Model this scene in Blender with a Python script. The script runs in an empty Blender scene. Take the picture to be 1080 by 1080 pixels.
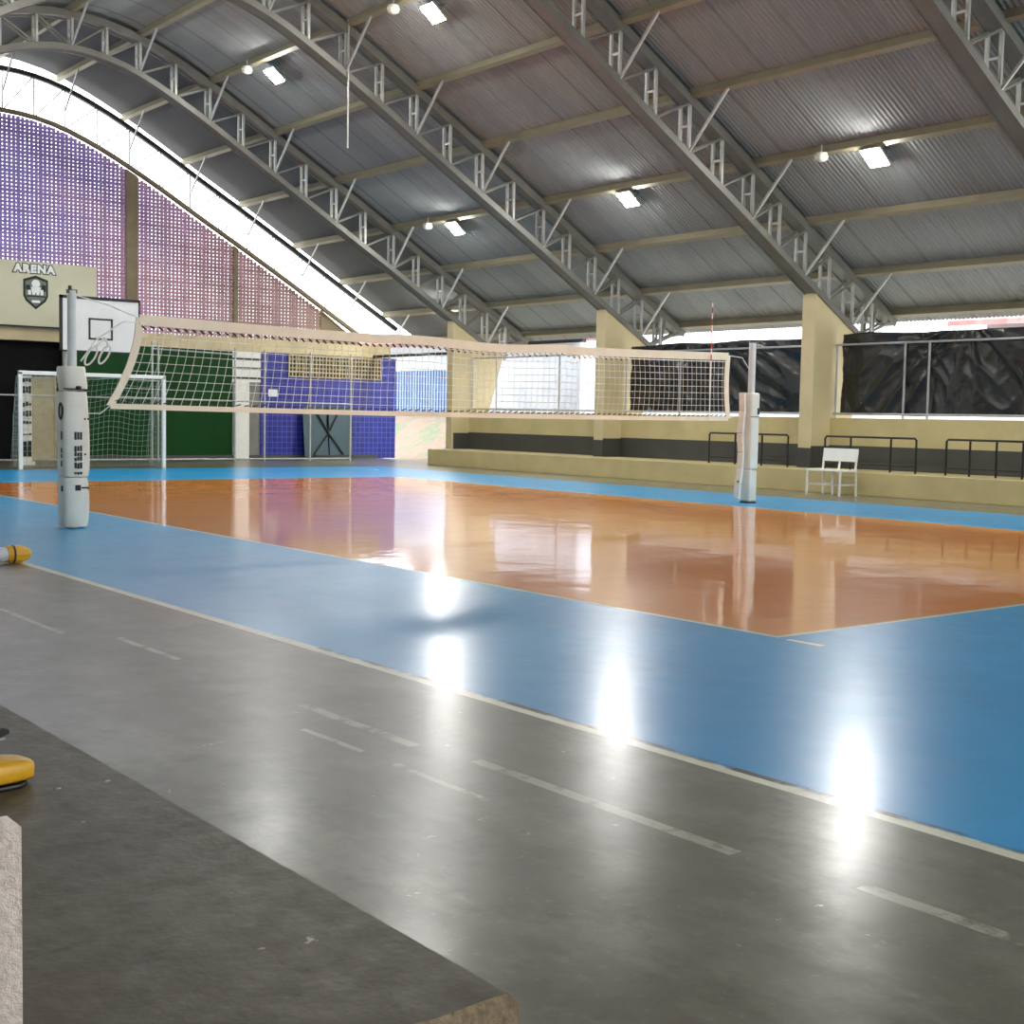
import bpy, bmesh, math, random
from mathutils import Vector, Matrix, noise
S = bpy.context.scene
COL = S.collection
random.seed(4)
PI = math.pi

# ------------------------------------------------------------------ camera
CAM = (-6.201, -5.2386, 1.2924)
F_PX, YAW, PITCH, ROLL = 1404.18, 0.669139, 0.0714928, 0.0191445
cd = bpy.data.cameras.new('camera'); cam = bpy.data.objects.new('camera', cd); COL.objects.link(cam)
f = Vector((math.sin(YAW)*math.cos(PITCH), math.cos(YAW)*math.cos(PITCH), -math.sin(PITCH)))
r0 = Vector((math.cos(YAW), -math.sin(YAW), 0)); u0 = r0.cross(f)
r = r0*math.cos(ROLL)+u0*math.sin(ROLL); u = -r0*math.sin(ROLL)+u0*math.cos(ROLL)
cam.matrix_world = Matrix(((r.x, u.x, -f.x, CAM[0]), (r.y, u.y, -f.y, CAM[1]), (r.z, u.z, -f.z, CAM[2]), (0, 0, 0, 1)))
cd.sensor_width = 36; cd.sensor_fit = 'HORIZONTAL'; cd.lens = F_PX/1080*36; cd.clip_end = 400; cd.clip_start = .05
S.camera = cam

# ------------------------------------------------------------------ sky and exposure
SKY_STRENGTH = 3.0
LAMP_STRENGTH = 225.0
wd = bpy.data.worlds.new('overcast_sky'); S.world = wd; wd.use_nodes = True
bg = wd.node_tree.nodes['Background']; bg.inputs['Color'].default_value = (.93, .965, 1, 1); bg.inputs['Strength'].default_value = SKY_STRENGTH
vs = S.view_settings
vs.view_transform = 'Standard'; vs.look = 'None'; vs.gamma = 1; vs.exposure = 0.88; vs.use_curve_mapping = False

# ------------------------------------------------------------------ materials
def srgb(c):
    return tuple((x/255/12.92 if x/255 <= .04045 else ((x/255+.055)/1.055)**2.4) for x in c)
class NT:
    def __init__(s, name):
        s.m = bpy.data.materials.new(name); s.m.use_nodes = True; s.t = s.m.node_tree
        s.b = s.t.nodes['Principled BSDF']
    def n(s, typ, **kw):
        o = s.t.nodes.new(typ)
        for k, v in kw.items(): setattr(o, k, v)
        return o
    def put(s, sock, v):
        if isinstance(v, bpy.types.NodeSocket): s.t.links.new(v, sock)
        elif v is not None:
            if sock.type == 'RGBA' and not hasattr(v, '__len__'): v = (v, v, v)
            if sock.type == 'RGBA' and len(v) == 3: v = (*v, 1)
            sock.default_value = v
    def math(s, op, a, b=None, c=None, clamp=False):
        o = s.n('ShaderNodeMath', operation=op); o.use_clamp = clamp
        for i, v in enumerate((a, b, c)):
            if v is not None: s.put(o.inputs[i], v)
        return o.outputs[0]
    def mix(s, fac, a, b, mode='MIX'):
        o = s.n('ShaderNodeMix', data_type='RGBA', blend_type=mode)
        s.put(o.inputs[0], fac); s.put(o.inputs[6], a); s.put(o.inputs[7], b)
        return o.outputs[2]
    def pos(s):
        if not hasattr(s, 'p'):
            g = s.n('ShaderNodeNewGeometry'); x = s.n('ShaderNodeSeparateXYZ'); s.t.links.new(g.outputs['Position'], x.inputs[0])
            s.p = (g.outputs['Position'], *x.outputs)
        return s.p
    def noise(s, scale, detail=3, rough=.55, vec=None, sc=None):
        o = s.n('ShaderNodeTexNoise'); o.inputs['Scale'].default_value = scale; o.inputs['Detail'].default_value = detail; o.inputs['Roughness'].default_value = rough
        v = vec if vec is not None else s.pos()[0]
        if sc:
            mp = s.n('ShaderNodeMapping'); s.t.links.new(v, mp.inputs['Vector']); mp.inputs['Scale'].default_value = sc; v = mp.outputs[0]
        s.t.links.new(v, o.inputs['Vector']); return o.outputs[0]
    def ramp(s, v, a, b, lo=0., hi=1.):
        o = s.n('ShaderNodeMapRange'); o.clamp = True; s.put(o.inputs[0], v)
        for i, q in enumerate((a, b, lo, hi)): o.inputs[i+1].default_value = q
        return o.outputs[0]
    def bump(s, h, strength=.3, dist=.01):
        o = s.n('ShaderNodeBump'); o.inputs['Strength'].default_value = strength; o.inputs['Distance'].default_value = dist
        s.t.links.new(h, o.inputs['Height']); s.t.links.new(o.outputs[0], s.b.inputs['Normal']); return o
    def set(s, **kw):
        for k, v in kw.items(): s.put(s.b.inputs[k.replace('_', ' ')], v)
        return s.m
def mat(name, c, rough=.5, metal=0., var=.12, scale=6., bump=0., spec=.5, coat=0., dirt=None, dirt_amt=.35):
    t = NT(name); c = srgb(c)
    nz = t.noise(scale, 4)
    col = t.mix(t.ramp(nz, .3, .7), tuple(x*(1-var) for x in c), tuple(min(1, x*(1+var)) for x in c))
    if dirt:
        col = t.mix(t.math('MULTIPLY', t.ramp(t.noise(scale*.35, 5), .5, .75), dirt_amt), col, srgb(dirt))
    t.set(Base_Color=col, Roughness=t.ramp(t.noise(scale*2), .3, .7, max(.02, rough-.06), min(1, rough+.06)), Metallic=metal, Specular_IOR_Level=spec, Coat_Weight=coat)
    if bump: t.bump(t.noise(scale*12, 5), bump, .004)
    return t.m
M = {}
M['cream'] = mat('cream_wall_paint', (196, 182, 132), .6, scale=2.2, var=.08, bump=.15, dirt=(150, 135, 95))
M['pillar'] = mat('cream_pillar_paint', (204, 189, 146), .6, scale=2., var=.06, bump=.1)
M['dado'] = mat('dark_grey_dado_paint', (66, 67, 62), .55, scale=3, var=.12, bump=.15)
M['concrete'] = mat('brown_grey_concrete_column', (140, 126, 100), .8, scale=3, bump=.3, dirt=(105, 92, 70))
M['beam'] = mat('cream_tan_beam', (205, 190, 150), .65, scale=2, bump=.2, dirt=(165, 145, 100))
M['green'] = mat('dark_green_wall_paint', (2, 62, 14), .5, scale=1.5, var=.15, bump=.1, spec=.2)
M['black'] = mat('black_opening_cover', (14, 14, 15), .85, scale=3, spec=.2)
M['white'] = mat('white_paint', (232, 232, 224), .45, scale=4, var=.04)
M['white_dull'] = mat('weathered_white_paint', (214, 212, 198), .5, scale=9, var=.1, dirt=(150, 140, 110))
M['grey_door'] = mat('grey_metal_door', (128, 128, 122), .5, scale=4)
M['beige_panel'] = mat('beige_board', (176, 164, 128), .6, scale=5, dirt=(120, 108, 80))
M['paper'] = mat('white_paper', (236, 236, 236), .7, var=.03)
M['galv'] = mat('galvanised_steel', (176, 178, 172), .45, metal=.35, scale=8, var=.12)
M['steel'] = mat('grey_painted_steel', (124, 124, 116), .5, metal=.15, scale=5, var=.1)
M['chord'] = mat('weathered_chord_steel', (118, 118, 110), .5, metal=.2, scale=3, var=.14, dirt=(92, 86, 72))
M['purlin'] = mat('olive_grey_purlin_steel', (142, 136, 112), .5, metal=.15, scale=3, var=.1)
M['black_steel'] = mat('black_painted_steel', (18, 18, 18), .4, scale=8)
M['dark_steel'] = mat('dark_end_chord_steel', (40, 42, 42), .5, scale=5)
M['pipe'] = mat('grey_pipe', (176, 178, 176), .4, metal=.4, scale=6)
M['pole'] = mat('pale_enamelled_pole', (206, 214, 214), .35, scale=5, var=.05)
M['pad'] = mat('off_white_vinyl_padding', (226, 226, 214), .45, scale=5, var=.05, bump=.1, dirt=(180, 172, 145), dirt_amt=.5)
M['marks'] = mat('black_print', (24, 24, 26), .6, var=.05)
M['tape'] = mat('white_net_tape', (240, 232, 208), .6, scale=5, var=.05)
M['string'] = mat('white_net_string', (236, 238, 232), .6, var=.04)
M['goal_string'] = mat('grey_green_goal_net_string', (150, 165, 150), .7, var=.08)
M['dark_string'] = mat('dark_brown_lacing', (52, 42, 34), .7)
M['rope'] = mat('off_white_rope', (224, 226, 220), .7, var=.05)
M['board'] = mat('white_backboard', (206, 208, 206), .4, scale=3, var=.04)
M['sign'] = mat('cream_sign_board', (214, 210, 180), .5, scale=1.5, var=.04)
M['crest_grey'] = mat('grey_green_print', (112, 124, 112), .6, scale=18, var=.3)
M['crest_white'] = mat('white_print', (250, 250, 246), .6, var=.04)
M['teal'] = mat('dark_teal_table_top', (50, 76, 84), .45, scale=4)
M['red_tape'] = mat('red_antenna_band', (190, 60, 50), .5)
M['yellow'] = mat('yellow_plastic', (214, 160, 34), .42, scale=14, var=.08, bump=.08)
M['black_plastic'] = mat('black_plastic', (18, 17, 18), .4, scale=12)
M['pvc'] = mat('pale_grey_plastic_pipe', (205, 205, 212), .4, scale=6, var=.04)
M['plaster'] = None
M['house_wall'] = mat('whitewashed_outside_wall', (192, 198, 206), .85, scale=1.6, var=.08, bump=.3, dirt=(140, 142, 150), dirt_amt=.8)
M['blue_fence'] = mat('pale_blue_corrugated_fence', (120, 146, 182), .5, scale=2, var=.08)
M['roof_tile'] = mat('pale_pink_roof_tile', (196, 130, 128), .8, scale=5, var=.25, dirt=(206, 190, 188), dirt_amt=.8)
M['dark_wood'] = mat('dark_roof_timber', (48, 40, 32), .8)
M['curtain_white'] = mat('white_translucent_backing', (226, 224, 222), .6, var=.04)

def tarp_mat():
    t = NT('black_plastic_tarp')
    t.set(Base_Color=t.mix(t.ramp(t.noise(2, 4), .35, .7), srgb((13, 15, 13)), srgb((26, 31, 27))), Roughness=.27, Specular_IOR_Level=.6)
    t.bump(t.noise(7, 4, .6, sc=(1, 1, .5)), .35, .03); return t.m
M['pale_wall'] = mat('pale_cyan_wall', (196, 210, 214), .85, scale=2)
M['tarp'] = tarp_mat()
M['yard'] = mat('pale_bounce_ground', (196, 192, 186), .9, scale=1, var=.1)  # outside ground, made pale to bounce daylight up under the roof

def floor_mat():
    t = NT('painted_court_floor'); P, X, Y, Z = t.pos()
    gt = lambda a, v: t.math('GREATER_THAN', a, v); lt = lambda a, v: t.math('LESS_THAN', a, v)
    mul = lambda *a: __import__('functools').reduce(lambda p, q: t.math('MULTIPLY', p, q), a)
    rng = lambda a, lo, hi: t.math('COMPARE', a, (lo+hi)/2, (hi-lo)/2)
    wob = t.math('MULTIPLY', t.math('SUBTRACT', t.noise(2.5, 3), .5), .03)
    Xw = t.math('ADD', X, wob); Yw = t.math('ADD', Y, wob)
    n1 = t.ramp(t.noise(.55, 5), .3, .7); n2 = t.ramp(t.noise(4, 6, .65), .35, .7); n3 = t.noise(30, 4)
    streak = t.ramp(t.noise(1.0, 5, .6, sc=(.5, 2.5, 1)), .35, .7)
    grey = t.mix(n1, srgb((86, 83, 65)), srgb((103, 101, 85)))
    grey = t.mix(t.math('MULTIPLY', n2, .5), grey, srgb((86, 82, 64)))
    grey = t.mix(t.math('MULTIPLY', t.ramp(t.noise(1.7, 6, .7, sc=(1.6, .8, 1)), .46, .64), .6), grey, srgb((126, 124, 108)))
    grey = t.mix(t.math('MULTIPLY', t.ramp(t.noise(3.1, 6, .75), .52, .68), .6), grey, srgb((68, 65, 52)))
    grey = t.mix(t.math('MULTIPLY', t.ramp(n3, .62, .78), .25), grey, srgb((160, 158, 146)))
    blue = t.mix(n1, srgb((0, 144, 206)), srgb((0, 160, 222)))
    blue = t.mix(t.math('MULTIPLY', streak, .3), blue, srgb((14, 156, 204)))
    orange = t.mix(n1, srgb((242, 140, 28)), srgb((252, 148, 36)))
    orange = t.mix(t.math('MULTIPLY', streak, .25), orange, srgb((236, 136, 44)))
    line = t.mix(n2, srgb((228, 228, 206)), srgb((206, 204, 178)))
    strip = t.mix(n2, srgb((126, 122, 98)), srgb((110, 106, 86)))
    bluem = mul(rng(Xw, -2.54, 11.65), rng(Yw, -12, 22.7))
    col = t.mix(bluem, grey, blue)
    col = t.mix(gt(Xw, 11.65), col, strip)
    col = t.mix(mul(rng(X, 0, 9), rng(Y, 0, 18)), col, orange)
    # court lines
    wear = t.ramp(t.noise(5, 5, .7), .38, .5)
    def ln(m, col, c=line, amt=1.): return t.mix(t.math('MULTIPLY', m, amt), col, c)
    for m in (mul(rng(X, -.025, .025), rng(Y, -.025, 18.02)), mul(rng(Y, -.025, .025), rng(X, -.025, 9.02)),
              mul(rng(Y, 17.98, 18.02), rng(X, -.025, 9.02)), mul(rng(X, 8.98, 9.02), rng(Y, 0, 18)), mul(rng(X, -.05, 0), rng(Y, -.36, -.1))):
        col = ln(m, col)
    for m in (mul(rng(Y, 5.97, 6.02), rng(X, 0, 9)), mul(rng(Y, 8.975, 9.025), rng(X, 0, 9)), mul(rng(Y, 11.98, 12.03), rng(X, 0, 9))):
        col = ln(m, col, srgb((226, 170, 110)), .45)
    dd = t.math('SQRT', t.math('ADD', t.math('POWER', t.math('SUBTRACT', X, 10.1), 2.), t.math('POWER', t.math('SUBTRACT', Y, 21.4), 2.)))
    col = ln(mul(rng(dd, .55, .62), gt(X, 10.1)), col)
    edge = mul(rng(X, -2.585, -2.515), rng(Y, -12, 22.7)); col = ln(edge, col)
    col = ln(mul(rng(Xw, -2.53, -2.49), rng(Y, -12, 1.5), t.ramp(t.noise(3, 4), .42, .55)), col, srgb((46, 50, 46)))
    for a, b, x, w in ((-.99, -.1, -3.30, .028), (-2.6, -1.3, -3.235, .028), (-3.8, -3.0, -3.155, .028), (1.2, 2.0, -3.3, .02), (-.95, -.5, -3.52, .016), (-1.74, -1.17, -3.515, .016), (2.3, 6.5, -3.51, .02)):
        col = ln(mul(rng(Xw, x-w, x+w), rng(Y, a, b), wear), col, srgb((190, 186, 164)), .6)
    spots = mul(t.ramp(t.noise(7, 6, .7), .66, .69), rng(X, -4.6, -2.7), rng(Y, -3.4, .2)); col = ln(spots, col, srgb((206, 198, 178)), .6)
    gm = lt(X, -2.54); om = mul(rng(X, 0, 9), rng(Y, 0, 18))
    base_cr = t.math('ADD', t.math('SUBTRACT', .21, t.math('MULTIPLY', om, .15)), t.math('MULTIPLY', gm, .025))
    t.set(Base_Color=col, Roughness=t.math('ADD', t.ramp(n2, 0, 1, .31, .37), t.math('MULTIPLY', gm, .05)), Specular_IOR_Level=.14,
          Coat_Weight=t.math('ADD', .48, t.math('SUBTRACT', t.math('MULTIPLY', om, .4), t.math('MULTIPLY', gm, .03))), Coat_Roughness=t.math('ADD', base_cr, t.ramp(t.noise(1.3, 4), .3, .7, -.02, .03)), Coat_IOR=t.math('ADD', 1.5, t.math('MULTIPLY', om, .06)))
    h = t.math('ADD', t.math('MULTIPLY', t.noise(1.6, 3), 1.), t.math('MULTIPLY', t.noise(9, 3), .12))
    bp = t.bump(h, .5, .010)
    t.t.links.new(bp.outputs[0], t.b.inputs['Coat Normal'])
    return t.m
M['floor'] = floor_mat()

def step_mat():
    t = NT('worn_brown_grey_concrete'); P, X, Y, Z = t.pos()
    n1 = t.ramp(t.noise(2.2, 5, .6), .3, .7); n2 = t.ramp(t.noise(14, 6, .7), .3, .75)
    col = t.mix(n1, srgb((76, 70, 52)), srgb((95, 89, 69)))
    col = t.mix(t.math('MULTIPLY', n2, .4), col, srgb((68, 62, 46)))
    col = t.mix(t.ramp(t.noise(11, 3, .6), .715, .735), col, srgb((176, 170, 152)))
    col = t.mix(t.math('MULTIPLY', t.ramp(t.noise(6, 5, .7, sc=(1, 2.4, 1)), .58, .7), .7), col, srgb((50, 46, 36)))
    t.set(Base_Color=col, Roughness=t.ramp(n2, 0, 1, .42, .62)); t.bump(t.noise(45, 5), .35, .004); return t.m
M['step'] = step_mat()
def plaster_mat():
    t = NT('rough_white_plaster')
    n = t.noise(55, 5, .65)
    t.set(Base_Color=t.mix(t.ramp(n, .3, .7), srgb((204, 188, 178)), srgb((230, 216, 206))), Roughness=.85); t.bump(n, .9, .012); return t.m
M['plaster'] = plaster_mat()
def step_face_mat():
    t = NT('rough_brown_plaster')
    n = t.noise(60, 5, .65)
    t.set(Base_Color=t.mix(t.ramp(n, .3, .7), srgb((104, 88, 66)), srgb((156, 138, 110))), Roughness=.9); t.bump(n, .8, .01); return t.m
M['step_face'] = step_face_mat()

def roof_mat():
    t = NT('corrugated_roof_sheet'); P, X, Y, Z = t.pos()
    k = t.math('FLOOR', t.math('DIVIDE', Y, 1.02)); w = t.n('ShaderNodeTexWhiteNoise', noise_dimensions='1D'); t.t.links.new(k, w.inputs['W'])
    c = t.mix(w.outputs['Value'], srgb((130, 136, 135)), srgb((150, 155, 154)))
    c = t.mix(t.math('MULTIPLY', t.ramp(t.noise(.8, 5, .6, sc=(.5, 1.6, .5)), .4, .75), .5), c, srgb((142, 143, 140)))
    fr = t.math('FRACT', t.math('DIVIDE', Y, 1.02)); c = t.mix(t.math('MULTIPLY', t.math('COMPARE', fr, .5, .018), .55), c, srgb((96, 94, 90)))
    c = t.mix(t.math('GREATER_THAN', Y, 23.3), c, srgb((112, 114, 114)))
    t.set(Base_Color=c, Roughness=.58, Metallic=.0, Specular_IOR_Level=.4); return t.m
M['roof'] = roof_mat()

def brick_mat(name, c1, c2, mortar, bw, bh, ms=.02, rough=.35, plane='XZ'):
    t = NT(name); P, X, Y, Z = t.pos(); cx = t.n('ShaderNodeCombineXYZ')
    t.t.links.new(X if plane == 'XZ' else Y, cx.inputs[0]); t.t.links.new(Z, cx.inputs[1])
    b = t.n('ShaderNodeTexBrick'); b.offset = 0; t.t.links.new(cx.outputs[0], b.inputs['Vector'])
    b.inputs['Color1'].default_value = (*srgb(c1), 1); b.inputs['Color2'].default_value = (*srgb(c2), 1); b.inputs['Mortar'].default_value = (*srgb(mortar), 1)
    b.inputs['Scale'].default_value = 1; b.inputs['Brick Width'].default_value = bw; b.inputs['Row Height'].default_value = bh; b.inputs['Mortar Size'].default_value = ms
    t.set(Base_Color=b.outputs['Color'], Roughness=rough); t.bump(b.outputs['Fac'], -.3, .004); return t.m
M['blue_tile'] = brick_mat('blue_tiled_wall', (22, 28, 116), (30, 38, 140), (70, 82, 168), .15, .15, .010)
def lattice_mat():
    t = NT('purple_brown_lattice_block'); P, X, Y, Z = t.pos()
    g = t.math('ADD', t.math('MULTIPLY', t.math('SUBTRACT', X, 5.), .13), t.math('MULTIPLY', t.math('SUBTRACT', 7.5, Z), .11))
    g = t.math('ADD', g, t.math('MULTIPLY', t.math('SUBTRACT', t.noise(.6, 4), .5), .9))
    c = t.mix(t.ramp(g, .1, .75), srgb((152, 134, 200)), srgb((190, 148, 166)))
    c = t.mix(t.ramp(g, .75, 1.4), c, srgb((166, 136, 124)))
    t.set(Base_Color=c, Roughness=.8); t.bump(t.noise(60, 3), .4, .004); return t.m
M['lattice'] = lattice_mat()
def lamp_mat():
    t = NT('lit_lamp_diffuser'); t.set(Base_Color=(.9, .9, .9), Emission_Color=(1., .985, .95), Emission_Strength=LAMP_STRENGTH); return t.m
M['lamp'] = lamp_mat()
def bank_mat():
    t = NT('red_earth_with_grass')
    c = t.mix(t.ramp(t.noise(.9, 5, .6), .42, .58), srgb((162, 130, 116)), srgb((120, 132, 106)))
    c = t.mix(t.math('MULTIPLY', t.ramp(t.noise(5, 5, .7), .4, .7), .4), c, srgb((176, 150, 136)))
    t.set(Base_Color=c, Roughness=.95); t.bump(t.noise(8, 5), .6, .05); return t.m
M['bank'] = bank_mat()

# ------------------------------------------------------------------ mesh helpers
def box(bm, x0, x1, y0, y1, z0, z1):
    v = [bm.verts.new((x, y, z)) for x in (x0, x1) for y in (y0, y1) for z in (z0, z1)]
    for q in ((0, 1, 3, 2), (4, 6, 7, 5), (0, 4, 5, 1), (2, 3, 7, 6), (0, 2, 6, 4), (1, 5, 7, 3)): bm.faces.new([v[i] for i in q])
    return v
def bar(bm, a, b, w, h, up=(0, 0, 1)):
    a, b = Vector(a), Vector(b); d = (b-a).normalized(); up = Vector(up)
    if abs(d.dot(up)) > .98: up = Vector((0, 1, 0))
    s = d.cross(up).normalized(); t = s.cross(d).normalized(); rings = []
    for p in (a, b): rings.append([bm.verts.new(p+s*(i*w/2)+t*(j*h/2)) for i, j in ((-1, -1), (1, -1), (1, 1), (-1, 1))])
    for i in range(4): bm.faces.new((rings[0][i], rings[0][(i+1) % 4], rings[1][(i+1) % 4], rings[1][i]))
    bm.faces.new(rings[0][::-1]); bm.faces.new(rings[1])
def tube(bm, pts, rad, n=8, cap=True):
    pts = [Vector(p) for p in pts]; rings = []; ref = None
    for i, p in enumerate(pts):
        d = (pts[min(i+1, len(pts)-1)]-pts[max(i-1, 0)]).normalized()
        if ref is None: ref = Vector((0, 0, 1)) if abs(d.z) < .9 else Vector((1, 0, 0))
        s = d.cross(ref).normalized(); t = s.cross(d).normalized(); ref = t
        rr = rad[i] if hasattr(rad, '__len__') else rad
        rings.append([bm.verts.new(p+s*math.cos(2*PI*k/n)*rr+t*math.sin(2*PI*k/n)*rr) for k in range(n)])
    for a, b in zip(rings, rings[1:]):
        for k in range(n): bm.faces.new((a[k], a[(k+1) % n], b[(k+1) % n], b[k]))
    if cap: bm.faces.new(rings[0][::-1]); bm.faces.new(rings[-1])
def prism(bm, poly, y0, y1, axis='Y'):
    mk = {'Y': lambda a, b, c: (a, c, b), 'X': lambda a, b, c: (c, a, b), 'Z': lambda a, b, c: (a, b, c)}[axis]
    A = [bm.verts.new(mk(a, b, y0)) for a, b in poly]; B = [bm.verts.new(mk(a, b, y1)) for a, b in poly]; n = len(poly)
    for i in range(n): bm.faces.new((A[i], A[(i+1) % n], B[(i+1) % n], B[i]))
    bm.faces.new(A[::-1]); bm.faces.new(B)
def sweep(bm, pts, wy, h):
    """box section swept along points in an X-Z plane: wy wide across Y, h thick across the curve"""
    rings = []
    for i, p in enumerate(pts):
        p = Vector(p); d = (Vector(pts[min(i+1, len(pts)-1)])-Vector(pts[max(i-1, 0)])).normalized(); nn = Vector((-d.z, 0, d.x))
        rings.append([bm.verts.new(p+nn*a*h/2+Vector((0, b*wy/2, 0))) for a, b in ((-1, -1), (1, -1), (1, 1), (-1, 1))])
    for a, b in zip(rings, rings[1:]):
        for k in range(4): bm.faces.new((a[k], a[(k+1) % 4], b[(k+1) % 4], b[k]))
    bm.faces.new(rings[0][::-1]); bm.faces.new(rings[-1])
def lathe(bm, prof, n=20, c=(0, 0, 0)):
    rings = [[bm.verts.new((c[0]+rr*math.cos(2*PI*k/n), c[1]+rr*math.sin(2*PI*k/n), c[2]+z)) for k in range(n)] for rr, z in prof]
    for a, b in zip(rings, rings[1:]):
        for k in range(n): bm.faces.new((a[k], a[(k+1) % n], b[(k+1) % n], b[k]))
    bm.faces.new(rings[0][::-1]); bm.faces.new(rings[-1])
def new(): return bmesh.new()
def obj(name, bm, m, parent=None, smooth=False, bevel=0., seg=2, loc=None, angle=35):
    bmesh.ops.recalc_face_normals(bm, faces=bm.faces[:])
    if bevel: bmesh.ops.bevel(bm, geom=[e for e in bm.edges if len(e.link_faces) == 2 and e.calc_face_angle(0) > .6], offset=bevel, segments=seg, affect='EDGES', profile=.5)
    me = bpy.data.meshes.new(name); bm.to_mesh(me); bm.free()
    for mm in (m if isinstance(m, (list, tuple)) else [m]): me.materials.append(mm)
    if smooth:
        me.polygons.foreach_set('use_smooth', [True]*len(me.polygons))
        try: me.set_sharp_from_angle(angle=math.radians(angle))
        except Exception: pass
    o = bpy.data.objects.new(name, me); COL.objects.link(o)
    if parent: o.parent = parent
    if loc: o.location = loc
    return o
def struct(name, bm, m, **kw):
    o = obj(name, bm, m, **kw); o['kind'] = 'structure'; return o
def tag(o, label, cat, group=None):
    o['label'] = label; o['category'] = cat
    if group: o['group'] = group
    return o
def thing(name, label, cat, loc=(0, 0, 0), rz=0, group=None):
    o = bpy.data.objects.new(name, None); COL.objects.link(o); o.location = loc; o.rotation_euler = (0, 0, rz); o.empty_display_size = .1
    return tag(o, label, cat, group)
def dup(root, loc, label=None, rz=None):
    c = root.copy(); COL.objects.link(c); c.location = loc
    if rz is not None: c.rotation_euler = (0, 0, rz)
    if label: c['label'] = label
    for ch in list(root.children):
        k = ch.copy(); COL.objects.link(k); k.parent = c
        for g in list(ch.children):
            q = g.copy(); COL.objects.link(q); q.parent = k
    return c

# ------------------------------------------------------------------ the hall's profile
XC = 4.2
TOP = [(0, 9.62), (.6, 9.58), (1.2, 9.47), (1.8, 9.28), (2.7, 8.9), (3.9, 8.28), (5.1, 7.6), (6.4, 6.88), (7.8, 6.08), (9.25, 5.23), (10.7, 4.39), (12.5, 3.36)]
BOT = [(0, 8.92), (.8, 8.83), (1.6, 8.58), (2.7, 8.05), (3.9, 7.38), (5.1, 6.68), (6.4, 5.93), (7.8, 5.13), (9.25, 4.27), (9.85, 3.92), (11.4, 3.02)]
def curve(tab, x):
    d = abs(x-XC); n = len(tab)
    if d >= tab[-1][0]:
        (a, b), (c, e) = tab[-2], tab[-1]; return e+(d-c)*(e-b)/(c-a)
    i = max(k for k in range(n-1) if tab[k][0] <= d)
    x1, y1 = tab[i]; x2, y2 = tab[i+1]
    x0, y0 = tab[i-1] if i else (-x2, y2); x3, y3 = tab[i+2] if i+2 < n else (2*x2-x1, 2*y2-y1)
    m1 = (y2-y0)/(x2-x0); m2 = (y3-y1)/(x3-x1); h = x2-x1; t = (d-x1)/h
    return (2*t**3-3*t*t+1)*y1+(t**3-2*t*t+t)*h*m1+(-2*t**3+3*t*t)*y2+(t**3-t*t)*h*m2
ztop = lambda x: curve(TOP, x)
zbot = lambda x: curve(BOT, x)
XR, XL = XC+12.5, XC-12.5
YE = 28.0                     # end wall
YF = -13.0
TRUSS_Y = [5.5, 11.45, 17.4, 23.3]

# ------------------------------------------------------------------ floor, ground
bm = new(); bm.faces.new([bm.verts.new(v) for v in ((-9, YF, 0), (14.9, YF, 0), (14.9, YE+.3, 0), (-9, YE+.3, 0))]); struct('floor', bm, M['floor'])
bm = new(); bm.faces.new([bm.verts.new(v) for v in ((-60, -60, -.06), (80, -60, -.06), (80, 90, -.06), (-60, 90, -.06))]); struct('ground', bm, M['yard'])

# ------------------------------------------------------------------ roof sheets: real corrugation
bm = new(); PIT = .0935; y = YF-.3; ys = []
while y < YE+.42:
    ys += [(y, 0.), (y+PIT*.28, .022), (y+PIT*.5, .024), (y+PIT*.78, .002)]; y += PIT
xs = [XL-.25+(XR-XL+.5)*i/44 for i in range(45)]; grid = []
for xx in xs:
    d = 1e-3; nx, nz = -(ztop(xx+d)-ztop(xx-d)), 2*d; L = math.hypot(nx, nz); nx /= L; nz /= L; z = ztop(xx)
    grid.append([bm.verts.new((xx+nx*(.17+h), yy, z+nz*(.17+h))) for yy, h in ys])
for a, b in zip(grid, grid[1:]):
    for k in range(len(ys)-1): bm.faces.new((a[k], a[k+1], b[k+1], b[k]))
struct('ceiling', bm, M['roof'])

# purlins: steel channels running the length of the hall
PX = [16.55, 15.32, 13.85, 12.33, 10.66, 9.0, 7.35, 5.7, 4.2, 2.6]
ordw = ['eave', 'second', 'third', 'fourth', 'fifth', 'sixth', 'seventh', 'eighth', 'ridge', 'far-side']
def slope(xx):
    d = .01; return math.atan2(ztop(xx+d)-ztop(xx-d), 2*d)
for i, xx in enumerate(PX):
    bm = new(); a = slope(xx); z = ztop(xx); ca, sa = math.cos(a), math.sin(a)
    prof = [(-.05, 0), (.05, 0), (.05, .02), (-.03, .02), (-.03, .14), (.05, .14), (.05, .16), (-.05, .16)]
    prism(bm, [(xx+p*ca-q*sa, z+p*sa+q*ca) for p, q in prof], YF, YE+.35)
    lab = {0: 'lowest olive-grey steel purlin running along the eave over the tarps', 8: 'long steel purlin along the ridge of the roof',
           9: 'long steel purlin just past the ridge, high at the top left'}.get(i, f'olive-grey steel roof purlin, {ordw[i]} one counted up from the eave above the tarps')
    tag(obj('roof_purlin', bm, M['purlin']), lab, 'purlin', 'roof purlins along the hall')

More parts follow.
